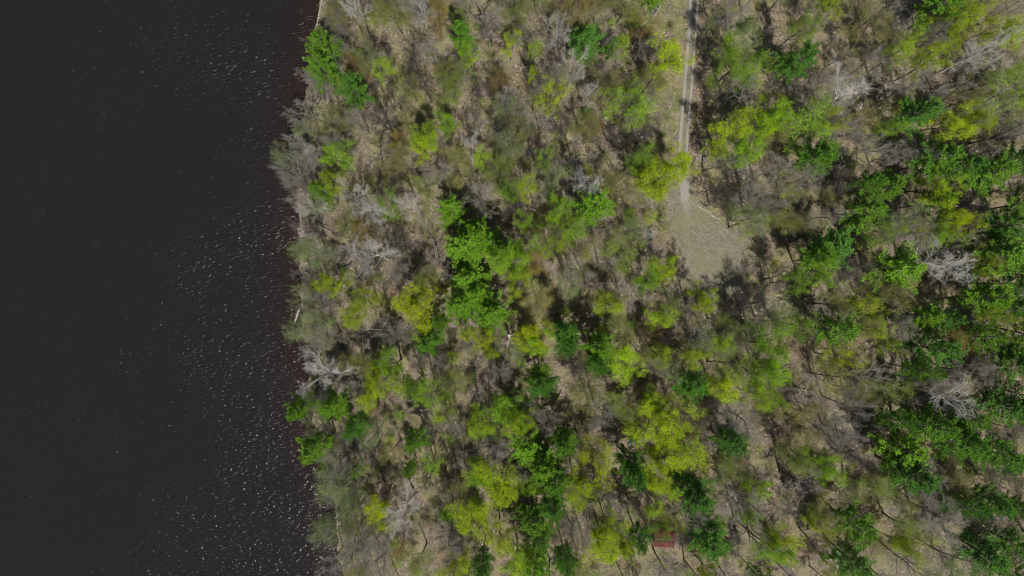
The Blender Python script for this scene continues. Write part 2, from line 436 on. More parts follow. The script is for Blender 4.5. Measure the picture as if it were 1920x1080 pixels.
def broadleaf(seed, limb_r=1.0, leaf=0, leaf_size=0.2, tuft=0.35, H=16.0, RAD=5.0, limbs=9, sub=(6, 5, 4), twig_r=0.018, gap=0.15, low=0.42, fork=False, flat=0.45):
    rng = np.random.default_rng(seed)
    gt, gc = Geo(), Geo()
    LP = []
    tr, td = curve((0, 0, -0.3), (0, 0, 1), H * 0.8, 9, rng, 0.045, 0.05)
    rad = np.linspace(0.24, 0.07, len(tr)); rad[0] = 0.32
    gt.tube(tr, rad, 6)
    az0 = rng.uniform(0, 6.28)
    for i in range(limbs):
        t = low + (0.98 - low) * (i + rng.uniform(0, 0.7)) / limbs
        k = min(int(t * (len(tr) - 1)), len(tr) - 2); f = t * (len(tr) - 1) - k
        p = tr[k] * (1 - f) + tr[k + 1] * f
        az = az0 + i * 2.4 + rng.uniform(-0.5, 0.5)
        el = math.radians(rng.uniform(22, 48) + 25 * (t - low) / (1 - low))
        reach = RAD * rng.uniform(0.62, 1.12) * (1.0 - 0.42 * max(0, (t - 0.6) / 0.4))
        L = reach / math.cos(el) * 0.92
        d = np.array([math.cos(az) * math.cos(el), math.sin(az) * math.cos(el), math.sin(el)])
        lp, ld = curve(p, d, L, 6, rng, 0.13, 0.03)
        r0 = (0.085 * (1.2 - t) + 0.035) * limb_r
        gt.tube(lp, np.linspace(r0, 0.022, len(lp)), 4)
        for j in range(sub[0]):
            u = 0.25 + 0.75 * (j + rng.uniform(0, 0.9)) / sub[0]
            kk = min(int(u * 6), 5); q = lp[kk] + (lp[kk + 1] - lp[kk]) * (u * 6 - kk)
            d1 = rotate_about(lp[kk + 1] - lp[kk], math.radians(rng.uniform(28, 62)), rng.uniform(0, 6.28))
            d1[2] += 0.12
            L1 = L * rng.uniform(0.3, 0.5) * (1.15 - 0.5 * u)
            bp, _ = curve(q, d1, L1, 4, rng, 0.16, 0.03)
            gc.tube(bp, np.linspace(0.036, twig_r, len(bp)), 3, 0)
            dead = rng.uniform() < gap
            for a in range(sub[1]):
                u2 = 0.2 + 0.8 * (a + rng.uniform(0, 0.9)) / sub[1]
                k2 = min(int(u2 * 4), 3); q2 = bp[k2] + (bp[k2 + 1] - bp[k2]) * (u2 * 4 - k2)
                d2 = rotate_about(bp[k2 + 1] - bp[k2], math.radians(rng.uniform(25, 60)), rng.uniform(0, 6.28))
                L2 = L1 * rng.uniform(0.3, 0.55)
                tp, _ = curve(q2, d2, L2, 3, rng, 0.15, 0.03)
                gc.tube(tp, np.linspace(twig_r, twig_r * 0.8, len(tp)), 3, 0)
                for b in range(sub[2]):
                    u3 = rng.uniform(0.25, 1.0); k3 = min(int(u3 * 3), 2); q3 = tp[k3] + (tp[k3 + 1] - tp[k3]) * (u3 * 3 - k3)
                    d3 = rotate_about(tp[k3 + 1] - tp[k3], math.radians(rng.uniform(20, 60)), rng.uniform(0, 6.28))
                    e = q3 + d3 * rng.uniform(0.25, 0.7)
                    gc.tube(np.array([q3, e]), np.array([twig_r * 0.8, twig_r * 0.55]), 3, 0)
                    if leaf and not dead:
                        LP.append(e + rng.normal(size=(leaf, 3)) * tuft * np.array([1, 1, 0.6]))
    if LP: gc.leaves(np.vstack(LP), leaf_size, 1, flat, 0.75, rng=rng)
    return gt.build('broadleaf_trunk', [M_BARK]), gc.build('broadleaf_crown', [M_TWIG if leaf else M_BARK, M_LEAF])

def pine(seed, H=16.0, RAD=5.0, whorls=13, dens=0.95):
    rng = np.random.default_rng(seed)
    gt, gc = Geo(), Geo()
    tr, _ = curve((0, 0, -0.3), (0, 0, 1), H * 0.99, 10, rng, 0.02, 0.1)
    gt.tube(tr, np.linspace(0.26, 0.03, len(tr)), 7)
    P, D = [], []
    zt = 0.36
    for w in range(whorls):
        t = zt + (0.985 - zt) * (w + rng.uniform(-0.2, 0.2)) / (whorls - 1); t = min(max(t, zt), 0.985)
        k = min(int(t * 10), 9); p = tr[k] + (tr[k + 1] - tr[k]) * (t * 10 - k)
        prof = min(1.0, 0.55 + (t - zt) / 0.2) * (1 - ((t - zt) / (1 - zt)) ** 1.7) + 0.07
        nb = rng.integers(4, 8)
        az0 = rng.uniform(0, 6.28)
        for j in range(nb):
            if rng.uniform() < 0.10: continue
            az = az0 + j * 6.28 / nb + rng.uniform(-0.25, 0.25)
            L = RAD * prof * rng.uniform(0.5, 1.2)
            el = math.radians(rng.uniform(4, 20) + 26 * max(0, (t - 0.6) / 0.4))
            d = np.array([math.cos(az) * math.cos(el), math.sin(az) * math.cos(el), math.sin(el)])
            n = 6
            bp, _ = curve(p, d, L, n, rng, 0.05, 0.02)
            gt.tube(bp, np.linspace(0.05 * (L / RAD) + 0.015, 0.012, len(bp)), 3)
            nt_ = max(4, int(L * 5.0 * dens))
            for a in range(nt_):
                u = 0.22 + 0.78 * (a + rng.uniform(0, 1)) / nt_
                kk = min(int(u * n), n - 1); q = bp[kk] + (bp[kk + 1] - bp[kk]) * (u * n - kk)
                side = 1 if a % 2 else -1
                dd = bp[kk + 1] - bp[kk]; dd /= np.linalg.norm(dd)
                lat = np.array([-dd[1], dd[0], 0]) * side
                d1 = dd * 0.75 + lat * rng.uniform(0.5, 1.0) + np.array([0, 0, rng.uniform(0.0, 0.25)]); d1 /= np.linalg.norm(d1)
                L1 = rng.uniform(0.35, 1.0) * (0.45 + 0.8 * (1 - u)) * min(1.0, L / 3 + 0.35) * 1.15
                m_ = max(2, int(L1 / 0.22))
                for b in range(m_):
                    c = q + d1 * L1 * (b + 0.7) / m_
                    kq = 5
                    dirs = d1[None] * 0.85 + rng.normal(size=(kq, 3)) * np.array([0.5, 0.5, 0.4]); dirs /= np.linalg.norm(dirs, axis=1)[:, None]
                    P.append(c[None] + dirs * 0.14 + np.array([0, 0, 0.03])); D.append(dirs)
    P = np.vstack(P); D = np.vstack(D)
    gc.leaves(P, rng.uniform(0.26, 0.46, len(P)), 0, 0.35, 0.34, long_dir=D, rng=rng)
    return gt.build('pine_trunk', [M_BARK]), gc.build('pine_crown', [M_NEEDLE])

V = {}
V['maple'] = [broadleaf(s, leaf=(5, 4, 3)[s % 3], leaf_size=0.205, tuft=0.28, gap=0.14, limbs=11, sub=(6, 6, 4)) for s in (1, 2, 3, 4, 5, 6, 7, 8, 9)]
V['haze'] = [broadleaf(s, leaf=5, leaf_size=0.15, tuft=0.34, gap=0.18, limbs=10, sub=(6, 5, 4)) for s in (11, 12, 13, 14, 15, 16)]
V['bare'] = [broadleaf(s, limb_r=1.15, leaf=0, limbs=11, sub=(8, 7, 5), twig_r=0.0125) for s in (21, 22, 23, 24, 25, 26)]
V['thin'] = [broadleaf(s, limb_r=1.5, leaf=0, limbs=8, sub=(6, 5, 4), twig_r=0.017, low=0.5) for s in (31, 32, 33)]
V['pine'] = [pine(s) for s in (41, 42, 43, 44, 45)]
print('variants', {k: [len(c.polygons) for _, c in v] for k, v in V.items()})

# ------------------------------------------------------------------ what stands where (photo pixels of crown centre, crown radius in pixels)
T = {}
T['pine'] = """613 75 34;599 130 33;658 172 32;870 75 22;1088 75 36;1140 97 14;1223 1 17;1392 48 14;1500 118 34;1470 130 18;1760 18 40;1720 220 36;
605 358 20;850 405 30;885 425 28;868 470 40;905 455 32;940 470 30;875 520 34;905 550 30;1115 400 38;1528 295 36;1750 300 40;1800 310 30;1650 345 36;
1610 395 38;1625 350 26;1748 378 24;1860 330 38;1900 300 30;1560 460 44;1535 485 30;1680 505 46;1890 420 40;1880 475 44;1905 530 30;860 572 34;922 585 40;
800 625 28;825 605 20;562 745 26;632 765 32;672 790 26;1065 620 26;1130 640 34;1070 650 24;1120 682 28;1015 720 33;1288 725 36;1565 620 38;1715 590 32;
1762 592 28;1740 650 38;1720 692 24;1840 560 40;1900 580 30;1840 640 34;1885 650 25;1900 695 40;1870 760 40;1740 800 38;1672 790 25;1805 790 34;597 835 34;
785 825 25;770 876 15;845 960 17;905 1050 25;985 840 36;1018 858 36;1055 828 28;1040 895 34;1175 862 27;1182 897 27;1370 835 32;1290 915 40;1330 1000 42;
1000 965 34;1042 960 30;1010 1002 28;1200 1006 24;1005 1060 34;1060 1052 25;1680 840 40;1702 882 42;1800 830 40;1852 840 38;1600 980 38;1600 1050 38;
1850 930 32;1790 955 26;1838 1030 42;1886 1008 30;1908 870 26;1905 955 24;1412 1072 16;1915 1080 26;1930 380 34;1940 620 34;1935 780 36;1945 480 34"""
T['lime'] = """728 140 20;880 102 19;957 88 15;800 250 28;842 236 18;1165 92 17;1256 118 32;1170 200 38;1036 182 24;1002 100 13;1000 145 12;1375 125 40;1365 248 30;
1428 225 25;1560 20 24;1497 52 20;1825 20 25;1685 100 24;1735 120 24;1880 75 30;1500 230 46;1455 205 30;1540 237 22;1665 245 20;1880 140 25;1908 195 24;625 298 25;
625 335 20;790 285 18;900 300 18;960 362 20;985 355 22;1045 395 24;1075 435 24;988 420 15;1033 465 20;968 480 32;965 530 25;1210 530 20;1210 335 18;1190 290 25;
1240 320 34;1275 305 26;1228 355 18;1400 285 34;1620 430 24;1750 430 25;1540 505 24;735 685 24;710 715 22;740 725 20;780 715 20;690 742 24;870 625 12;810 750 24;
835 770 20;900 790 24;945 752 28;958 783 25;1020 640 24;1235 600 22;1165 690 38;1240 665 20;1360 725 30;1430 700 32;1422 745 24;1350 640 20;1310 560 20;1295 660 20;
1485 600 24;1445 650 34;1452 700 34;1485 530 22;810 865 18;672 875 15;735 980 18;925 885 42;880 890 22;940 922 25;850 1070 25;1218 880 30;1140 980 25;970 1050 30;
1420 920 20;1400 960 18;1430 1030 18;1520 865 26;1680 1020 20;1440 1035 22;1700 420 18;1238 986 17"""
T['yellow'] = """1780 55 34;1830 60 22;1815 230 25;632 530 22;1245 505 24;1055 418 18;1755 345 28;1800 405 24;1850 500 24;790 575 42;760 562 24;690 565 28;660 600 19;
715 675 19;910 630 20;920 660 15;1135 570 28;1005 625 34;975 785 25;1610 565 20;1855 590 20;1905 607 13;1640 605 18;1660 640 14;1570 670 22;710 955 24;
890 960 38;935 1000 25;860 1045 20;1100 870 38;1085 930 34;1265 840 42;1130 1010 38;1172 1022 20;965 910 15;1320 1065 18;1460 1010 22;1520 970 18;1540 1035 13;1225 780 38"""
T['rust'] = """665 125 26;940 155 22;1200 55 20;1115 235 13;690 432 20;1790 640 30;725 925 18;750 1025 18;1635 960 13;1080 12 24;745 270 18;1000 850 12"""
T['olive'] = """1236 1008 13;660 30 34;740 30 34;850 170 38;630 240 24;770 165 25;1170 10 34;1220 150 26;1640 60 42;1630 220 25;750 302 30;860 320 28;655 410 25;795 525 24;
1170 470 34;1140 342 22;1010 570 34;665 680 28;845 720 30;1100 730 25;1560 710 28;1500 790 38;680 980 20;790 1050 24;1620 910 30;1560 990 25;1480 420 32;700 515 15;
1100 225 24;1060 30 26;980 30 24;1350 600 22;1390 420 26;740 840 22;1560 570 26;1380 880 24;960 245 22;860 45 22;1248 972 18;1214 990 16"""
T['pale'] = """690 105 25;940 210 22;1400 65 28;985 255 13;1870 190 44;605 382 22;588 480 34;1030 345 24;1065 520 25;1400 405 28;1670 420 20;660 925 25;618 905 34;
1670 935 18;1800 1060 40;595 610 30;1310 630 28;630 985 30;1330 50 18;565 235 18;575 560 20;1180 430 20;1010 470 18;710 800 24"""
T['bare'] = """567 320 38;590 215 38;670 225 24;775 20 30;900 30 38;1210 95 22;1140 130 22;1015 225 22;1660 15 25;1895 15 30;1400 185 38;1710 160 30;1590 240 30;620 170 18;
900 370 30;765 500 25;580 430 22;640 470 20;680 520 22;1125 440 20;1235 475 15;1075 500 25;1135 500 20;1400 370 35;1430 390 26;1620 295 40;1700 430 34;1510 330 30;
700 620 25;600 560 32;615 630 28;670 720 22;930 700 25;830 792 20;1310 628 32;1400 790 34;1230 690 20;1500 730 40;1820 700 34;640 860 34;660 900 28;660 1010 38;
720 1060 38;620 1060 28;1130 930 28;1380 930 44;1500 910 40;1760 970 44;1740 900 38;1700 1050 40;1590 730 16;1125 770 30;1620 690 38;540 330 20;1550 400 20;600 300 20"""
T['white'] = """668 24 20;1048 50 22;1075 128 22;1110 180 20;1820 105 38;1580 180 44;582 285 18;880 285 20;665 372 24;695 388 30;775 388 28;705 480 38;
1085 345 28;1215 440 18;1750 490 44;605 700 36;630 700 18;1770 745 38;765 955 38;592 385 20;790 20 20;1895 60 24;700 385 18"""
T['dark'] = """1272 996 20;945 250 25;1200 170 24;1210 250 28;1150 245 24;1060 235 24;800 170 20;1350 370 28;1570 340 24;1820 385 30;1590 500 28;640 700 22;1390 600 38;
1265 630 22;1080 690 20;895 1000 22;845 900 20;1430 965 20;1490 900 20;1456 522 24;1412 575 24;1340 180 16;870 385 18"""
CRN = {'pine': 12.5, 'lime': 12, 'yellow': 11, 'rust': 9, 'olive': 9.5, 'pale': 11, 'bare': 11, 'white': 12.5, 'dark': 9}
VAR = {'pine': 'pine', 'lime': 'maple', 'yellow': 'maple', 'rust': 'haze', 'olive': 'haze', 'pale': 'haze', 'bare': 'bare', 'white': 'bare', 'dark': 'bare'}
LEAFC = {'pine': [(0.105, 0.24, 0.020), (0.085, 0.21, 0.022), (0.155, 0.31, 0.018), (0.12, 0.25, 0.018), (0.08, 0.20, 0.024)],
         'lime': [(0.33, 0.50, 0.015), (0.25, 0.44, 0.018), (0.38, 0.50, 0.012), (0.21, 0.38, 0.02)],
         'yellow': [(0.35, 0.47, 0.012), (0.31, 0.42, 0.014), (0.39, 0.48, 0.010)],
         'rust': [(0.34, 0.24, 0.04), (0.30, 0.20, 0.045)],
         'olive': [(0.27, 0.30, 0.055), (0.23, 0.28, 0.05), (0.30, 0.29, 0.09), (0.24, 0.33, 0.04)],
         'pale': [(0.26, 0.34, 0.12), (0.22, 0.30, 0.10)],
         'bare': [(0.3, 0.3, 0.1)], 'white': [(0.3, 0.3, 0.1)], 'dark': [(0.3, 0.3, 0.1)]}
BARKC = {'pine': (0.15, 0.125, 0.11), 'lime': (0.10, 0.088, 0.078), 'yellow': (0.10, 0.088, 0.078), 'rust': (0.11, 0.09, 0.08), 'olive': (0.10, 0.09, 0.08),
         'pale': (0.34, 0.33, 0.30), 'bare': (0.315, 0.295, 0.255), 'white': (0.56, 0.54, 0.50), 'dark': (0.10, 0.088, 0.085)}
trees = []                         # (look, px, py, r)
for k, s in T.items():
    for e in s.replace('\n', '').split(';'):
        if e.strip():
            a, b, c = map(float, e.split()); trees.append((k, a, b, c))
n_hand = len(trees)
GAPS = [CLEAR, STRIP, TURN, [(1270, -20), (1320, -20), (1300, 340), (1264, 340)], [(598, 425), (622, 425), (630, 470), (628, 560), (606, 560), (604, 480)],
        [(630, 600), (655, 640), (630, 660), (615, 620)]]
SHED = (1240, 1000)
def free(px, py, r, slack):
    for t in trees:
        if math.hypot(px - t[1], py - t[2]) < slack * (r + t[3]): return False
    return True
EDGE = ([0, 50, 100, 200, 250, 300, 370, 410, 440, 480, 520, 560, 640, 700, 760, 835, 900, 950, 970, 1010, 1050, 1090], [602, 590, 578, 553, 545, 523, 533, 556, 556, 540, 556, 554, 562, 560, 578, 585, 592, 612, 620, 604, 622, 640])
for q in range(-20, 1100, 19):
    sx = float(np.interp((540 - q) * S, SX, SV)) / S + 960
    r = rnd.uniform(15, 25)
    py = q + rnd.uniform(-6, 6)
    px = float(np.interp(py, *EDGE)) + r * 1.15 + rnd.uniform(0, 8)
    if 175 < q < 190 or not free(px, py, r, 0.42): continue
    trees.append((rnd.choice(['bare', 'bare', 'pale', 'bare', 'olive', 'white']), px, py, r))
print('shore', len(trees) - n_hand)
fill_w = [('bare', .36), ('olive', .34), ('dark', .10), ('pale', .08), ('lime', .07), ('rust', .05)]
tries = 0; added = 0
KIND3 = lambda k: 'pine' if k == 'pine' else ('bare' if k in ('bare', 'white', 'dark') else 'leafing')
cnt = {'pine': 0, 'bare': 0, 'leafing': 0}
for t in trees: cnt[KIND3(t[0])] += 1
while tries < 26000 and added < 400:
    tries += 1
    py = rnd.uniform(-50, 1130); px = rnd.uniform(560, 1990)
    r = rnd.uniform(15, 34)
    sx = float(np.interp((540 - py) * S, SX, SV)) / S + 960
    if px < sx + 4 - max(0, (sx - px)) * 0: continue
    x = rnd.uniform(0, 1); k = fill_w[-1][0]
    for kk, w in fill_w:
        x -= w
        if x < 0: k = kk; break
    if any(float(poly_sd(np.array([px]), np.array([py]), g)[0]) > -r * 0.75 for g in GAPS): continue
    if math.hypot(px - 1240, py - 1003) < r + 16 or math.hypot(px - 1190, py - 823) < r + 10 or math.hypot(px - 1228, py - 20) < r + 8: continue
    if cnt[KIND3(k)] >= 296: continue
    if not free(px, py, r, 0.60 if tries < 6000 else (0.50 if tries < 12000 else 0.42)): continue
    cnt[KIND3(k)] += 1
    trees.append((k, px, py, r)); added += 1
print('trees', len(trees), 'hand', n_hand, cnt)

# labels: each tree is told by its look and its place from a landmark, counted outwards from it
MARKS = [('the floating log', 556, 592), ('the red roof', 1240, 1000), ('the gravel turnaround', 1335, 490), ('the teal tarp', 1190, 823),
         ('the grey rowboat', 1228, 20), ('the white broken snag', 952, 622), ('the top-right corner', 1920, 0), ('the bottom-right corner', 1920, 1080),
         ('the right edge middle', 1920, 540), ('the lower end of the shore', 640, 1080), ('the upper end of the shore', 603, 0), ('the crossed logs', 706, 845)]
ONES = ['', 'first', 'second', 'third', 'fourth', 'fifth', 'sixth', 'seventh', 'eighth', 'ninth', 'tenth', 'eleventh', 'twelfth', 'thirteenth', 'fourteenth', 'fifteenth',
        'sixteenth', 'seventeenth', 'eighteenth', 'nineteenth']
TENS = {2: ('twentieth', 'twenty'), 3: ('thirtieth', 'thirty'), 4: ('fortieth', 'forty'), 5: ('fiftieth', 'fifty'), 6: ('sixtieth', 'sixty')}
def ordinal(n):
    if n < 20: return ONES[n]
    return TENS[n // 10][0] if n % 10 == 0 else TENS[n // 10][1] + '-' + ONES[n % 10]
DIRS = ['right of', 'up-right of', 'straight above', 'up-left of', 'left of', 'down-left of', 'straight below', 'down-right of']
def sector(m_, t):
    return int(((math.degrees(math.atan2(m_[2] - t[2], t[1] - m_[1])) + 22.5) % 360) // 45)
def namer(items, look_of):
    """items: (key, px, py, r) -> labels that count outwards from a landmark among all look-alikes on that side"""
    full = {}
    for i, t in enumerate(items):
        for m_ in MARKS:
            full.setdefault((look_of(t), m_[0], sector(m_, t)), []).append((math.hypot(m_[1] - t[1], m_[2] - t[2]), i))
    rank = {}
    for key, v in full.items():
        v.sort()
        for n, (d, i) in enumerate(v): rank.setdefault(i, []).append((n, d, key, len(v)))
    out = {}
    for i, opts in rank.items():
        n, d, (lk, mk, k), tot = min(opts, key=lambda o: (o[0] * 60 + o[1]))
        out[i] = f"the only {lk} {DIRS[k]} {mk}" if tot == 1 else (f"nearest {lk} {DIRS[k]} {mk}" if n == 0 else f"{ordinal(n + 1)} nearest {lk} {DIRS[k]} {mk}")
    return out
def look(t):
    size = 'small ' if t[3] < 20 else ('broad ' if t[3] >= 32 else '')
    n = {'pine': 'green pine', 'lime': 'lime-green leafing tree', 'yellow': 'yellow-green leafing tree', 'rust': 'rusty budding tree', 'olive': 'thin olive budding tree',
         'pale': 'pale green budding tree', 'bare': 'grey bare tree', 'white': 'silvery bare tree', 'dark': 'dark bare tree'}[t[0]]
    return size + n
LAB = namer(trees, look)
NAME = {'pine': 'pine_tree', 'lime': 'leafing_tree', 'yellow': 'leafing_tree', 'rust': 'leafing_tree', 'olive': 'leafing_tree', 'pale': 'leafing_tree',
        'bare': 'bare_tree', 'white': 'bare_tree', 'dark': 'bare_tree'}
CAT = {'pine_tree': 'pine tree', 'leafing_tree': 'leafing tree', 'bare_tree': 'bare tree'}
GRP = {'pine_tree': 'pines standing in the woods', 'leafing_tree': 'leafing trees in the woods', 'bare_tree': 'leafless trees in the woods'}
for i, (k, px, py, r) in enumerate(trees):
    nm = NAME[k]
    zc = CRN[k] * rnd.uniform(0.9, 1.1)
    if r < 20: zc *= 0.72
    x, y = at(px, py, zc)
    x = max(x, float(shore_x(y)) + 0.4)
    tm, cm = rnd.choice(V[VAR[k]] if not (k == 'bare' and i % 3 == 0) else V['thin'])
    root = link(nm, None)
    z = float(ground_z(x, y))
    root.location = (x, y, z)
    rxy = r * S * (CAM_H - zc) / CAM_H / 5.0 * (1.2 if k == 'pine' else 1.28)
    sz = zc / (11.0 if nm != 'pine_tree' else 10.0)
    root.rotation_euler = (rnd.gauss(0, 0.035), rnd.gauss(0, 0.035), rnd.uniform(0, 6.28))
    root.scale = (rxy, rxy, sz)
    tag(root, LAB[i], CAT[nm], GRP[nm])
    to = link('trunk', tm, root); co = link('crown', cm, root)
    bc = BARKC[k]; f = rnd.uniform(0.85, 1.15)
    tb = 0.62 if k == 'bare' else 1.0
    to.color = (bc[0] * f * tb, bc[1] * f * tb, bc[2] * f * tb, 1)
    # crowns carry leaf colour; the twigs inside read it through the bark slot below
    lc = LEAFC['pine'][2] if (k == 'pine' and 840 < px < 1160 and 380 < py < 600) else rnd.choice(LEAFC[k]); f2 = rnd.uniform(0.85, 1.15)  # central pines: brightening of the plot is put into their needle colour
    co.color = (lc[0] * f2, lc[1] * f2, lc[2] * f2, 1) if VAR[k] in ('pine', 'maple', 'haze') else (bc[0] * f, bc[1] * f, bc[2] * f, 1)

# ------------------------------------------------------------------ saplings under the tall trees: one mesh each
def sapling(seed, leafy):
    rng = np.random.default_rng(seed)
    g = Geo(); LP = []
    for st in range(1):
        a = rng.uniform(0, 6.28); d = np.array([math.cos(a) * 0.25, math.sin(a) * 0.25, 1.0])
        tp, _ = curve((0, 0, -0.1), d / np.linalg.norm(d), rng.uniform(3.2, 4.6), 6, rng, 0.1, 0.05)
        g.tube(tp, np.linspace(0.045, 0.015, len(tp)), 4)
        for j in range(22):
            u = rng.uniform(0.25, 1.0); k = min(int(u * 6), 5); q = tp[k] + (tp[k + 1] - tp[k]) * (u * 6 - k)
            d1 = rotate_about(tp[k + 1] - tp[k], math.radians(rng.uniform(40, 80)), rng.uniform(0, 6.28))
            bp, _ = curve(q, d1, rng.uniform(0.8, 1.9), 3, rng, 0.15, 0.05)
            g.tube(bp, np.linspace(0.022, 0.012, len(bp)), 3)
            for b in range(7):
                u3 = rng.uniform(0.2, 1.0); k3 = min(int(u3 * 3), 2); q3 = bp[k3] + (bp[k3 + 1] - bp[k3]) * (u3 * 3 - k3)
                e = q3 + rotate_about(bp[k3 + 1] - bp[k3], 0.7, rng.uniform(0, 6.28)) * rng.uniform(0.2, 0.6)
                g.tube(np.array([q3, e]), np.array([0.013, 0.010]), 3)
                if leafy: LP.append(e + rng.normal(size=(leafy, 3)) * 0.2)
    if LP: g.leaves(np.vstack(LP), 0.15, 1, 0.5, 0.75, rng=rng)
    return g.build('sapling', [M_TWIG, M_LEAF])
SV_ = {'green': [sapling(s_, 5) for s_ in (61, 62, 63)], 'olive': [sapling(s_, 2) for s_ in (64, 65, 66)], 'bare': [sapling(s_, 0) for s_ in (67, 68)]}
saps = []; tries = 0
while len(saps) < 285 and tries < 20000:
    tries += 1
    px, py = rnd.uniform(560, 1930), rnd.uniform(-10, 1090)
    x, y = at(px, py, 2.5)
    if x < float(shore_x(y)) + 0.8: continue
    if any(float(poly_sd(np.array([px]), np.array([py]), g_)[0]) > -7 for g_ in GAPS): continue
    if any(math.hypot(px - t[1], py - t[2]) < 16 for t in saps): continue
    if any(math.hypot(px - t[1], py - t[2]) < t[3] * 0.55 for t in trees): continue
    if math.hypot(px - 1240, py - 1003) < 30 or math.hypot(px - 1190, py - 823) < 22 or math.hypot(px - 1228, py - 20) < 16: continue
    saps.append((rnd.choice(['green', 'green', 'olive', 'olive', 'olive', 'bare']), px, py, rnd.uniform(8, 15)))
SLAB = namer(saps, lambda t: {'green': 'bright green sapling', 'olive': 'olive budding sapling', 'bare': 'leafless grey sapling'}[t[0]])
for i, (k, px, py, r) in enumerate(saps):
    x, y = at(px, py, 2.5)
    o = link('sapling', rnd.choice(SV_[k]))
    o.location = (x, y, float(ground_z(x, y)))
    f = r * S / 1.7; o.scale = (f, f, f * rnd.uniform(0.8, 1.3)); o.rotation_euler = (0, 0, rnd.uniform(0, 6.28))
    c = rnd.choice(LEAFC['lime'] if k == 'green' else LEAFC['olive']); o.color = (*c, 1)
    tag(o, SLAB[i], 'sapling', 'saplings under the tall trees')

# ------------------------------------------------------------------ undergrowth and fallen sticks: nobody could count them
def scatter_land(n, clump):
    """points in pixels over the wooded land, gathered in clumps"""
    ctr = np.stack([R.uniform(560, 2000, clump), R.uniform(-60, 1140, clump)], 1)
    rad = R.uniform(4, 24, clump); idx = R.integers(0, clump, n)
    p = ctr[idx] + R.normal(size=(n, 2)) * rad[idx][:, None] * 0.6
    x = (p[:, 0] - 960) * S; y = (540 - p[:, 1]) * S
    ok = x > shore_x(y) + 0.5
    for g_, mg in ((TURN, -2), ([(1268, -80), (1325, -80), (1310, 345), (1262, 345)], -1), (CLEAR, 200), (SHEDP, -2)):
        ok &= poly_sd(p[:, 0], p[:, 1], g_) < mg
    return x[ok], y[ok], idx[ok]
SHEDP = [(1216, 976), (1264, 976), (1264, 1026), (1216, 1026)]
def undergrowth(name, n, clump, zr, size, col, label):
    x, y, idx = scatter_land(n, clump)
    hz = R.uniform(zr[0], zr[1], clump)[idx] * R.uniform(0.15, 1.0, len(x))
    g = Geo(); P3 = np.stack([x, y, ground_z(x, y) + hz], 1)
    g.leaves(P3, size, 0, 0.5, 0.75)
    o = link(name, g.build(name, [M_LEAF])); o.color = (*col, 1)
    tag(o, label, kind='stuff'); return o
undergrowth('undergrowth', 330000, 3000, (0.3, 2.8), 0.13, (0.25, 0.31, 0.065), 'olive green budding brush spread under the trees')
undergrowth('ground_cover_leaves', 60000, 500, (0.1, 0.7), 0.16, (0.27, 0.40, 0.03), 'bright green low leaves in patches on the forest floor')
undergrowth('dead_brush_leaves', 90000, 900, (0.1, 1.6), 0.15, (0.12, 0.085, 0.06), 'brown dead leaves clinging to low brush')
g = Geo()
x, y, _ = scatter_land(26000, 3500)
for a, b in zip(x, y):
    L = R.uniform(0.5, 2.6); az = R.uniform(0, 6.28); up = R.uniform(0.0, 0.9) ** 2 * 1.6
    z = float(ground_z(a, b))
    p0 = np.array([a, b, z + 0.03]); p2 = p0 + np.array([math.cos(az) * L, math.sin(az) * L, up * L * 0.7])
    pm = (p0 + p2) / 2 + R.normal(size=3) * 0.08 * L
    g.tube(np.array([p0, pm, p2]), np.array([0.030, 0.024, 0.012]) * R.uniform(0.6, 1.2), 3)
sticks = link('fallen_twig_litter', g.build('fallen_twig_litter', [M_STICK])); tag(sticks, 'grey brush stems and fallen sticks on the forest floor', kind='stuff')

# ------------------------------------------------------------------ single things
def gz(px, py):
    x, y = at(px, py); return x, y, float(ground_z(x, y))
# small shed with a crimson gable roof under the branches
x, y, z = gz(1240, 1001)
shed = link('shed', None); shed.location = (x, y, z); shed.rotation_euler = (0, 0, math.radians(-3))
tag(shed, 'small shed with a crimson metal gable roof half hidden under branches', 'shed')
M_RED = plain_mat('crimson_roof', (0.17, 0.015, 0.042), 0.6, bump=0.2, scale=3, var=0.3)
M_WALL = plain_mat('weathered_boards', (0.20, 0.16, 0.12), 0.8, bump=0.3)
M_PALE = plain_mat('pale_trim', (0.62, 0.58, 0.58), 0.6)
M_GLASS = plain_mat('dark_glass', (0.03, 0.035, 0.04), 0.1)
g = Geo(); w, d, h = 3.8, 3.2, 2.1
v = [(-w/2,-d/2,-.2),(w/2,-d/2,-.2),(w/2,d/2,-.2),(-w/2,d/2,-.2),(-w/2,-d/2,h),(w/2,-d/2,h),(w/2,d/2,h),(-w/2,d/2,h),(-w/2,0,h+.75),(w/2,0,h+.75)]
g.add(v, [(0,1,5,4),(2,3,7,6),(3,0,4,7),(1,2,6,5),(4,8,8,7),(5,6,9,9)][:4])
link('wall', mesh('wall', v, [(0,1,5,4),(2,3,7,6),(3,0,4,7),(1,2,6,5)], [M_WALL], tris=[(4,8,7),(5,6,9)]), shed)
def slope(sy):
    g = Geo(); n = 22
    for i in range(n):                                   # ribbed metal sheet
        x0 = -w/2 - .25 + (w + .5) * i / n; x1 = x0 + (w + .5) / n; rib = .05 if i % 3 == 0 else 0.0
        e, r_ = sy * (d/2 + .35), 0.03 * sy
        ze, zr = h - .12 + .02 + rib, h + .82 + rib
        vv = [(x0, e, ze), (x1, e, ze), (x1, r_, zr), (x0, r_, zr), (x0, e, ze - .09 - rib), (x1, e, ze - .09 - rib), (x1, r_, zr - .09 - rib), (x0, r_, zr - .09 - rib)]
        g.add(vv, [(0,1,2,3),(7,6,5,4),(0,4,5,1),(3,2,6,7),(0,3,7,4),(1,5,6,2)])
    return g.build('roof_slope', [M_RED])
rf = link('roof', slope(-1), shed)
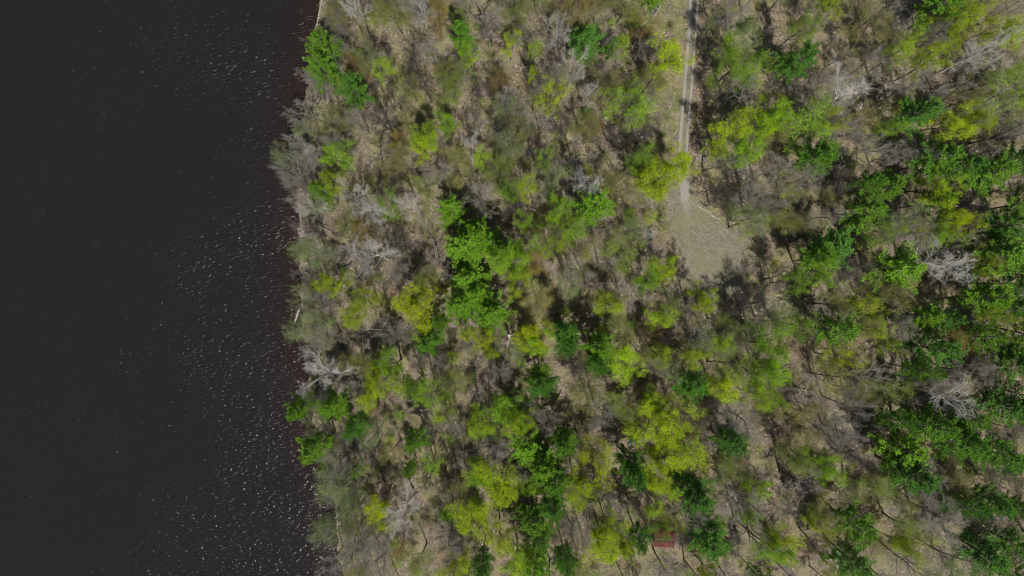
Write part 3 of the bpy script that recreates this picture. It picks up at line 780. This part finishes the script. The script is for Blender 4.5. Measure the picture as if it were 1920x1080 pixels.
rf['label'] = 'bright crimson lower slope of the roof'
rf2 = link('roof', slope(1), shed); rf2['label'] = 'crimson upper slope under leafy branches'
g = Geo(); g.box((0, 0, h + .87), (w + .56, .20, .08)); link('ridge_cap', g.build('ridge_cap', [plain_mat('dull_ridge', (0.40, 0.34, 0.34), 0.6, scale=2, var=0.6)]), shed)
g = Geo(); g.box((.6, -d/2 - .03, .9), (.85, .05, 1.85)); dr = link('door', g.build('door', [M_PALE]), shed)
g = Geo(); g.box((.28, -d/2 - .08, .95), (.05, .05, .16)); link('handle', g.build('handle', [M_GLASS]), dr)
g = Geo(); g.box((-w/2 - .02, .1, 1.3), (.05, .8, .7)); link('window', g.build('window', [M_GLASS]), shed)

# crumpled teal tarp: two humps on the ground
M_TEAL = plain_mat('teal_tarp', (0.018, 0.13, 0.10), 0.4, scale=2, var=0.5)
x, y, z = gz(1191, 823)
n = 26; U, Vv = np.meshgrid(np.linspace(-1, 1, n), np.linspace(-1, 1, n))
rr = 1 + 0.16 * np.sin(3 * np.arctan2(Vv, U) + 1)
HX = U * 1.65 * rr; HY = Vv * 0.72 * rr + 0.2 * np.cos(U * 3.5)
HZ = 0.05 + 0.5 * np.exp(-((U + .5) ** 2 + Vv ** 2 * 1.2) * 4) + 0.38 * np.exp(-((U - .55) ** 2 + Vv ** 2) * 5) + 0.05 * np.sin(U * 17 + Vv * 9) + 0.04 * np.sin(Vv * 21 - U * 6)
i = np.arange(n - 1)[:, None] * n + np.arange(n - 1)[None, :]
me = mesh('tarp', np.stack([HX, HY, HZ], -1).reshape(-1, 3), np.stack([i, i + 1, i + n + 1, i + n], -1).reshape(-1, 4), [M_TEAL], smooth=False)
o = link('tarp', me); o.location = (x, y, z); tag(o, 'crumpled teal tarp lying on leaf litter beside a dark trunk', 'tarp')
md = o.modifiers.new('thick', 'SOLIDIFY'); md.thickness = 0.015

# grey rowing boat, partly under a small green pine
x, y, z = gz(1227, 19)
boat = link('rowboat', None); boat.location = (x, y, z + 0.02); boat.rotation_euler = (math.radians(10), 0, math.radians(56))
tag(boat, 'small grey rowboat resting beside a low green pine left of the track', 'rowboat')
M_HULL = plain_mat('grey_hull', (0.26, 0.26, 0.31), 0.45); M_IN = plain_mat('dark_inside', (0.05, 0.05, 0.055), 0.7)
def hull(off, zb):
    vs, L = [], 14
    for a in range(L):
        u = a / (L - 1); x_ = -1.5 + 3.0 * u
        hw = (0.62 - off) * (1 - max(0, (u - 0.35) / 0.65) ** 2.2) + 0.01
        for b in range(9):
            th = math.pi * (b / 8); vs.append((x_, -math.cos(th) * hw, 0.48 - math.sin(th) ** 0.7 * (0.46 - zb) * (1 - 0.5 * max(0, (u - .6) / .4) ** 2)))
    q = [(a * 9 + b, a * 9 + b + 1, (a + 1) * 9 + b + 1, (a + 1) * 9 + b) for a in range(L - 1) for b in range(8)]
    return vs, q
vs, q = hull(0, 0); link('hull', mesh('hull', vs, q, [M_HULL], smooth=True), boat)
vs, q = hull(0.05, 0.04); link('inside', mesh('inside', vs, q, [M_IN], smooth=True), boat)
for sy in (-1, 1):
    g = Geo(); pts = [(-1.5 + 3.0 * a / 13, sy * (0.60 * (1 - max(0, (a / 13 - 0.35) / 0.65) ** 2.2) + 0.01), 0.49) for a in range(14)]
    g.tube(pts, [0.035] * 14, 6); link('gunwale', g.build('gunwale', [M_PALE]), boat)
g = Geo(); g.box((-1.5, 0, .27), (.05, 1.2, .44)); link('transom', g.build('transom', [M_HULL]), boat)
for xx in (-.9, .1):
    g = Geo(); g.box((xx, 0, .38), (.26, 1.05, .04)); link('seat', g.build('seat', [M_WALL]), boat)

# logs: tapered, knotty, with broken ends
M_LOGP = plain_mat('bleached_wood', (0.50, 0.42, 0.40), 0.8, bump=0.5, scale=3)
M_LOGG = plain_mat('grey_wood', (0.36, 0.34, 0.31), 0.85, bump=0.5, scale=3)
M_LOGD = plain_mat('dark_wood', (0.11, 0.09, 0.075), 0.9, bump=0.5, scale=3)
def log(pts_px, r0, r1, mat, label, seed, stubs=3, zoff=None, name='fallen_log'):
    rng = np.random.default_rng(seed)
    (ax, ay), (bx, by) = pts_px[0], pts_px[-1]
    P3 = []
    for px, py in pts_px:
        x, y, z = gz(px, py); P3.append((x, y, z + r0 * 0.8 if zoff is None else zoff))
    P3 = np.array(P3); k = np.linspace(0, len(P3) - 1, 9)
    Q3 = np.stack([np.interp(k, np.arange(len(P3)), P3[:, c]) for c in range(3)], 1)
    L = np.linalg.norm(Q3[-1] - Q3[0])
    Q3[1:-1] += rng.normal(size=(7, 3)) * np.array([0.012, 0.012, 0.003]) * L
    base = Q3[0].copy(); Q3 -= base
    g = Geo(); g.tube(Q3, np.linspace(r0, r1, 9) * rng.uniform(0.9, 1.1, 9), 8, cap=True)
    for _ in range(stubs):
        a = rng.integers(3, 9 - 1); d = Q3[a] - Q3[a - 1]; d /= np.linalg.norm(d)
        d1 = rotate_about(d, rng.uniform(0.5, 1.0), rng.uniform(0, 6.28)); d1[2] = abs(d1[2]) * 0.5
        bp, _ = curve(Q3[a], d1, rng.uniform(0.08, 0.22) * L, 3, rng, 0.15, 0)
        g.tube(bp, np.linspace(r1 * 0.7, r1 * 0.25, 4), 5)
    o = link(name, g.build(name, [mat])); o.location = base
    tag(o, label, 'log', 'fallen logs and branches'); return o
log([(561, 580), (557, 592), (553, 604)], .20, .17, M_LOGP, 'pinkish bleached log lying in shallow water at the shore', 1, 0, zoff=0.06, name='floating_log')
log([(660, 808), (684, 828), (709, 849)], .22, .13, M_LOGG, 'thick grey fallen log, the left one of two crossing above a dark hollow', 2)
log([(716, 806), (712, 828), (705, 850)], .20, .13, M_LOGG, 'thick grey fallen log, the upright right one of the crossing pair', 3)
log([(1304, 384), (1325, 398), (1350, 414)], .10, .05, M_LOGG, 'thin pale fallen pole lying at the upper right edge of the turnaround', 4, 4)
log([(1330, 404), (1348, 411), (1362, 410)], .08, .04, M_LOGG, 'short pale broken branch at the right end of the thin pole', 5, 3)
log([(748, 548), (738, 570), (727, 592)], .13, .08, M_LOGP, 'slim pale fallen log left of the big yellow-green tree', 6)
log([(600, 425), (612, 431), (622, 436)], .12, .06, M_LOGP, 'short bleached log across the bare path near the shore', 7, 1)
log([(1000, 471), (1018, 472), (1040, 474)], .10, .06, M_LOGD, 'dark log on pale litter between the central pines and the lone pine', 8)
log([(1015, 470), (1017, 490), (1018, 508)], .09, .06, M_LOGD, 'dark log pointing down from the middle of another dark log', 9)
log([(905, 640), (918, 655), (926, 668)], .10, .05, M_LOGD, 'thin dark log down-left of the white broken snag', 10)
log([(1680, 985), (1700, 960), (1742, 1045)][:2], .12, .07, M_LOGD, 'dark fallen log low in the right woods, slanting up to the right', 11)
log([(1215, 935), (1245, 968), (1290, 1010)], .16, .08, M_LOGD, 'long dark fallen trunk slanting past the right of the shed', 12)
log([(1655, 745), (1690, 765), (1740, 790)], .17, .08, M_LOGD, 'long black fallen trunk slanting down to the right in the right woods', 13)
log([(690, 845), (700, 850), (722, 844)], .14, .10, M_LOGG, 'short grey log lying across the feet of the crossing pair', 14, 1)
log([(1160, 465), (1130, 480), (1118, 487)], .11, .06, M_LOGD, 'rusty brown log just below the lone pine in the clearing', 15)

# pale timber edging along the waterline where the bank shows
for px0, py0, px1, py1, lab in ((603, -12, 591, 50, 'long pale timber edging the bank at the upper end of the shore'), (561, 398, 563, 432, 'short pale timber edging the bank below the leaning pale trunks'),
                               (627, 918, 630, 992, 'long pale timber edging the bank at the glinting lower shore')):
    a = np.array(at(px0, py0)); b = np.array(at(px1, py1)); n = 10; pts = []
    g = Geo()
    for k in range(n):
        p = a + (b - a) * k / n; q_ = a + (b - a) * (k + 0.96) / n; c = (p + q_) / 2; dd = q_ - p
        y_ = c[1]; cx = c[0] + 0.45
        g.box((cx - a[0], y_ - a[1], 0), (float(np.linalg.norm(dd)), 0.20, 0.50 + 0.05 * (k % 2)), math.atan2(dd[1], dd[0] ) )
    o = link('timber_edging', g.build('timber_edging', [M_LOGG])); o.location = (a[0], a[1], 0.32)
    tag(o, lab, 'timber edging', 'timber edging along the shore')

# white broken snag: forked dead trunk with a dark hollow, beside the central pines
M_SNAG = plain_mat('white_dead_wood', (0.72, 0.71, 0.72), 0.7, bump=0.3, scale=4)
x, y, z = gz(955, 632)
sn = link('dead_snag', None); sn.location = (x, y, z); tag(sn, 'white broken snag with splayed pale limbs and a dark hollow', 'dead tree')
g = Geo(); g.tube([(0, 0, -.2), (.02, .15, 1.5), (-.05, .5, 3.2), (-.15, .95, 4.6)], [.30, .26, .24, .20], 8, cap=True); link('trunk', g.build('snag_trunk', [M_SNAG]), sn)
for pts, rr in (([(0, 0, .5), (-.25, -.9, .6), (-.45, -2.0, .3)], (.16, .12, .05)), ([(0, .1, .8), (.55, -.8, .7), (1.3, -2.0, .2)], (.14, .10, .05)), ([(0, .6, 3.2), (.7, .75, 3.4), (1.7, 1.1, 3.7)], (.10, .07, .03))):
    g = Geo(); g.tube(pts, rr, 6, cap=True); link('limb', g.build('snag_limb', [M_SNAG]), sn)
g = Geo(); g.tube([(-.02, .36, 3.1), (-.12, 1.0, 4.64)], [.13, .16], 8, cap=True); link('hollow', g.build('snag_hollow', [M_IN]), sn)
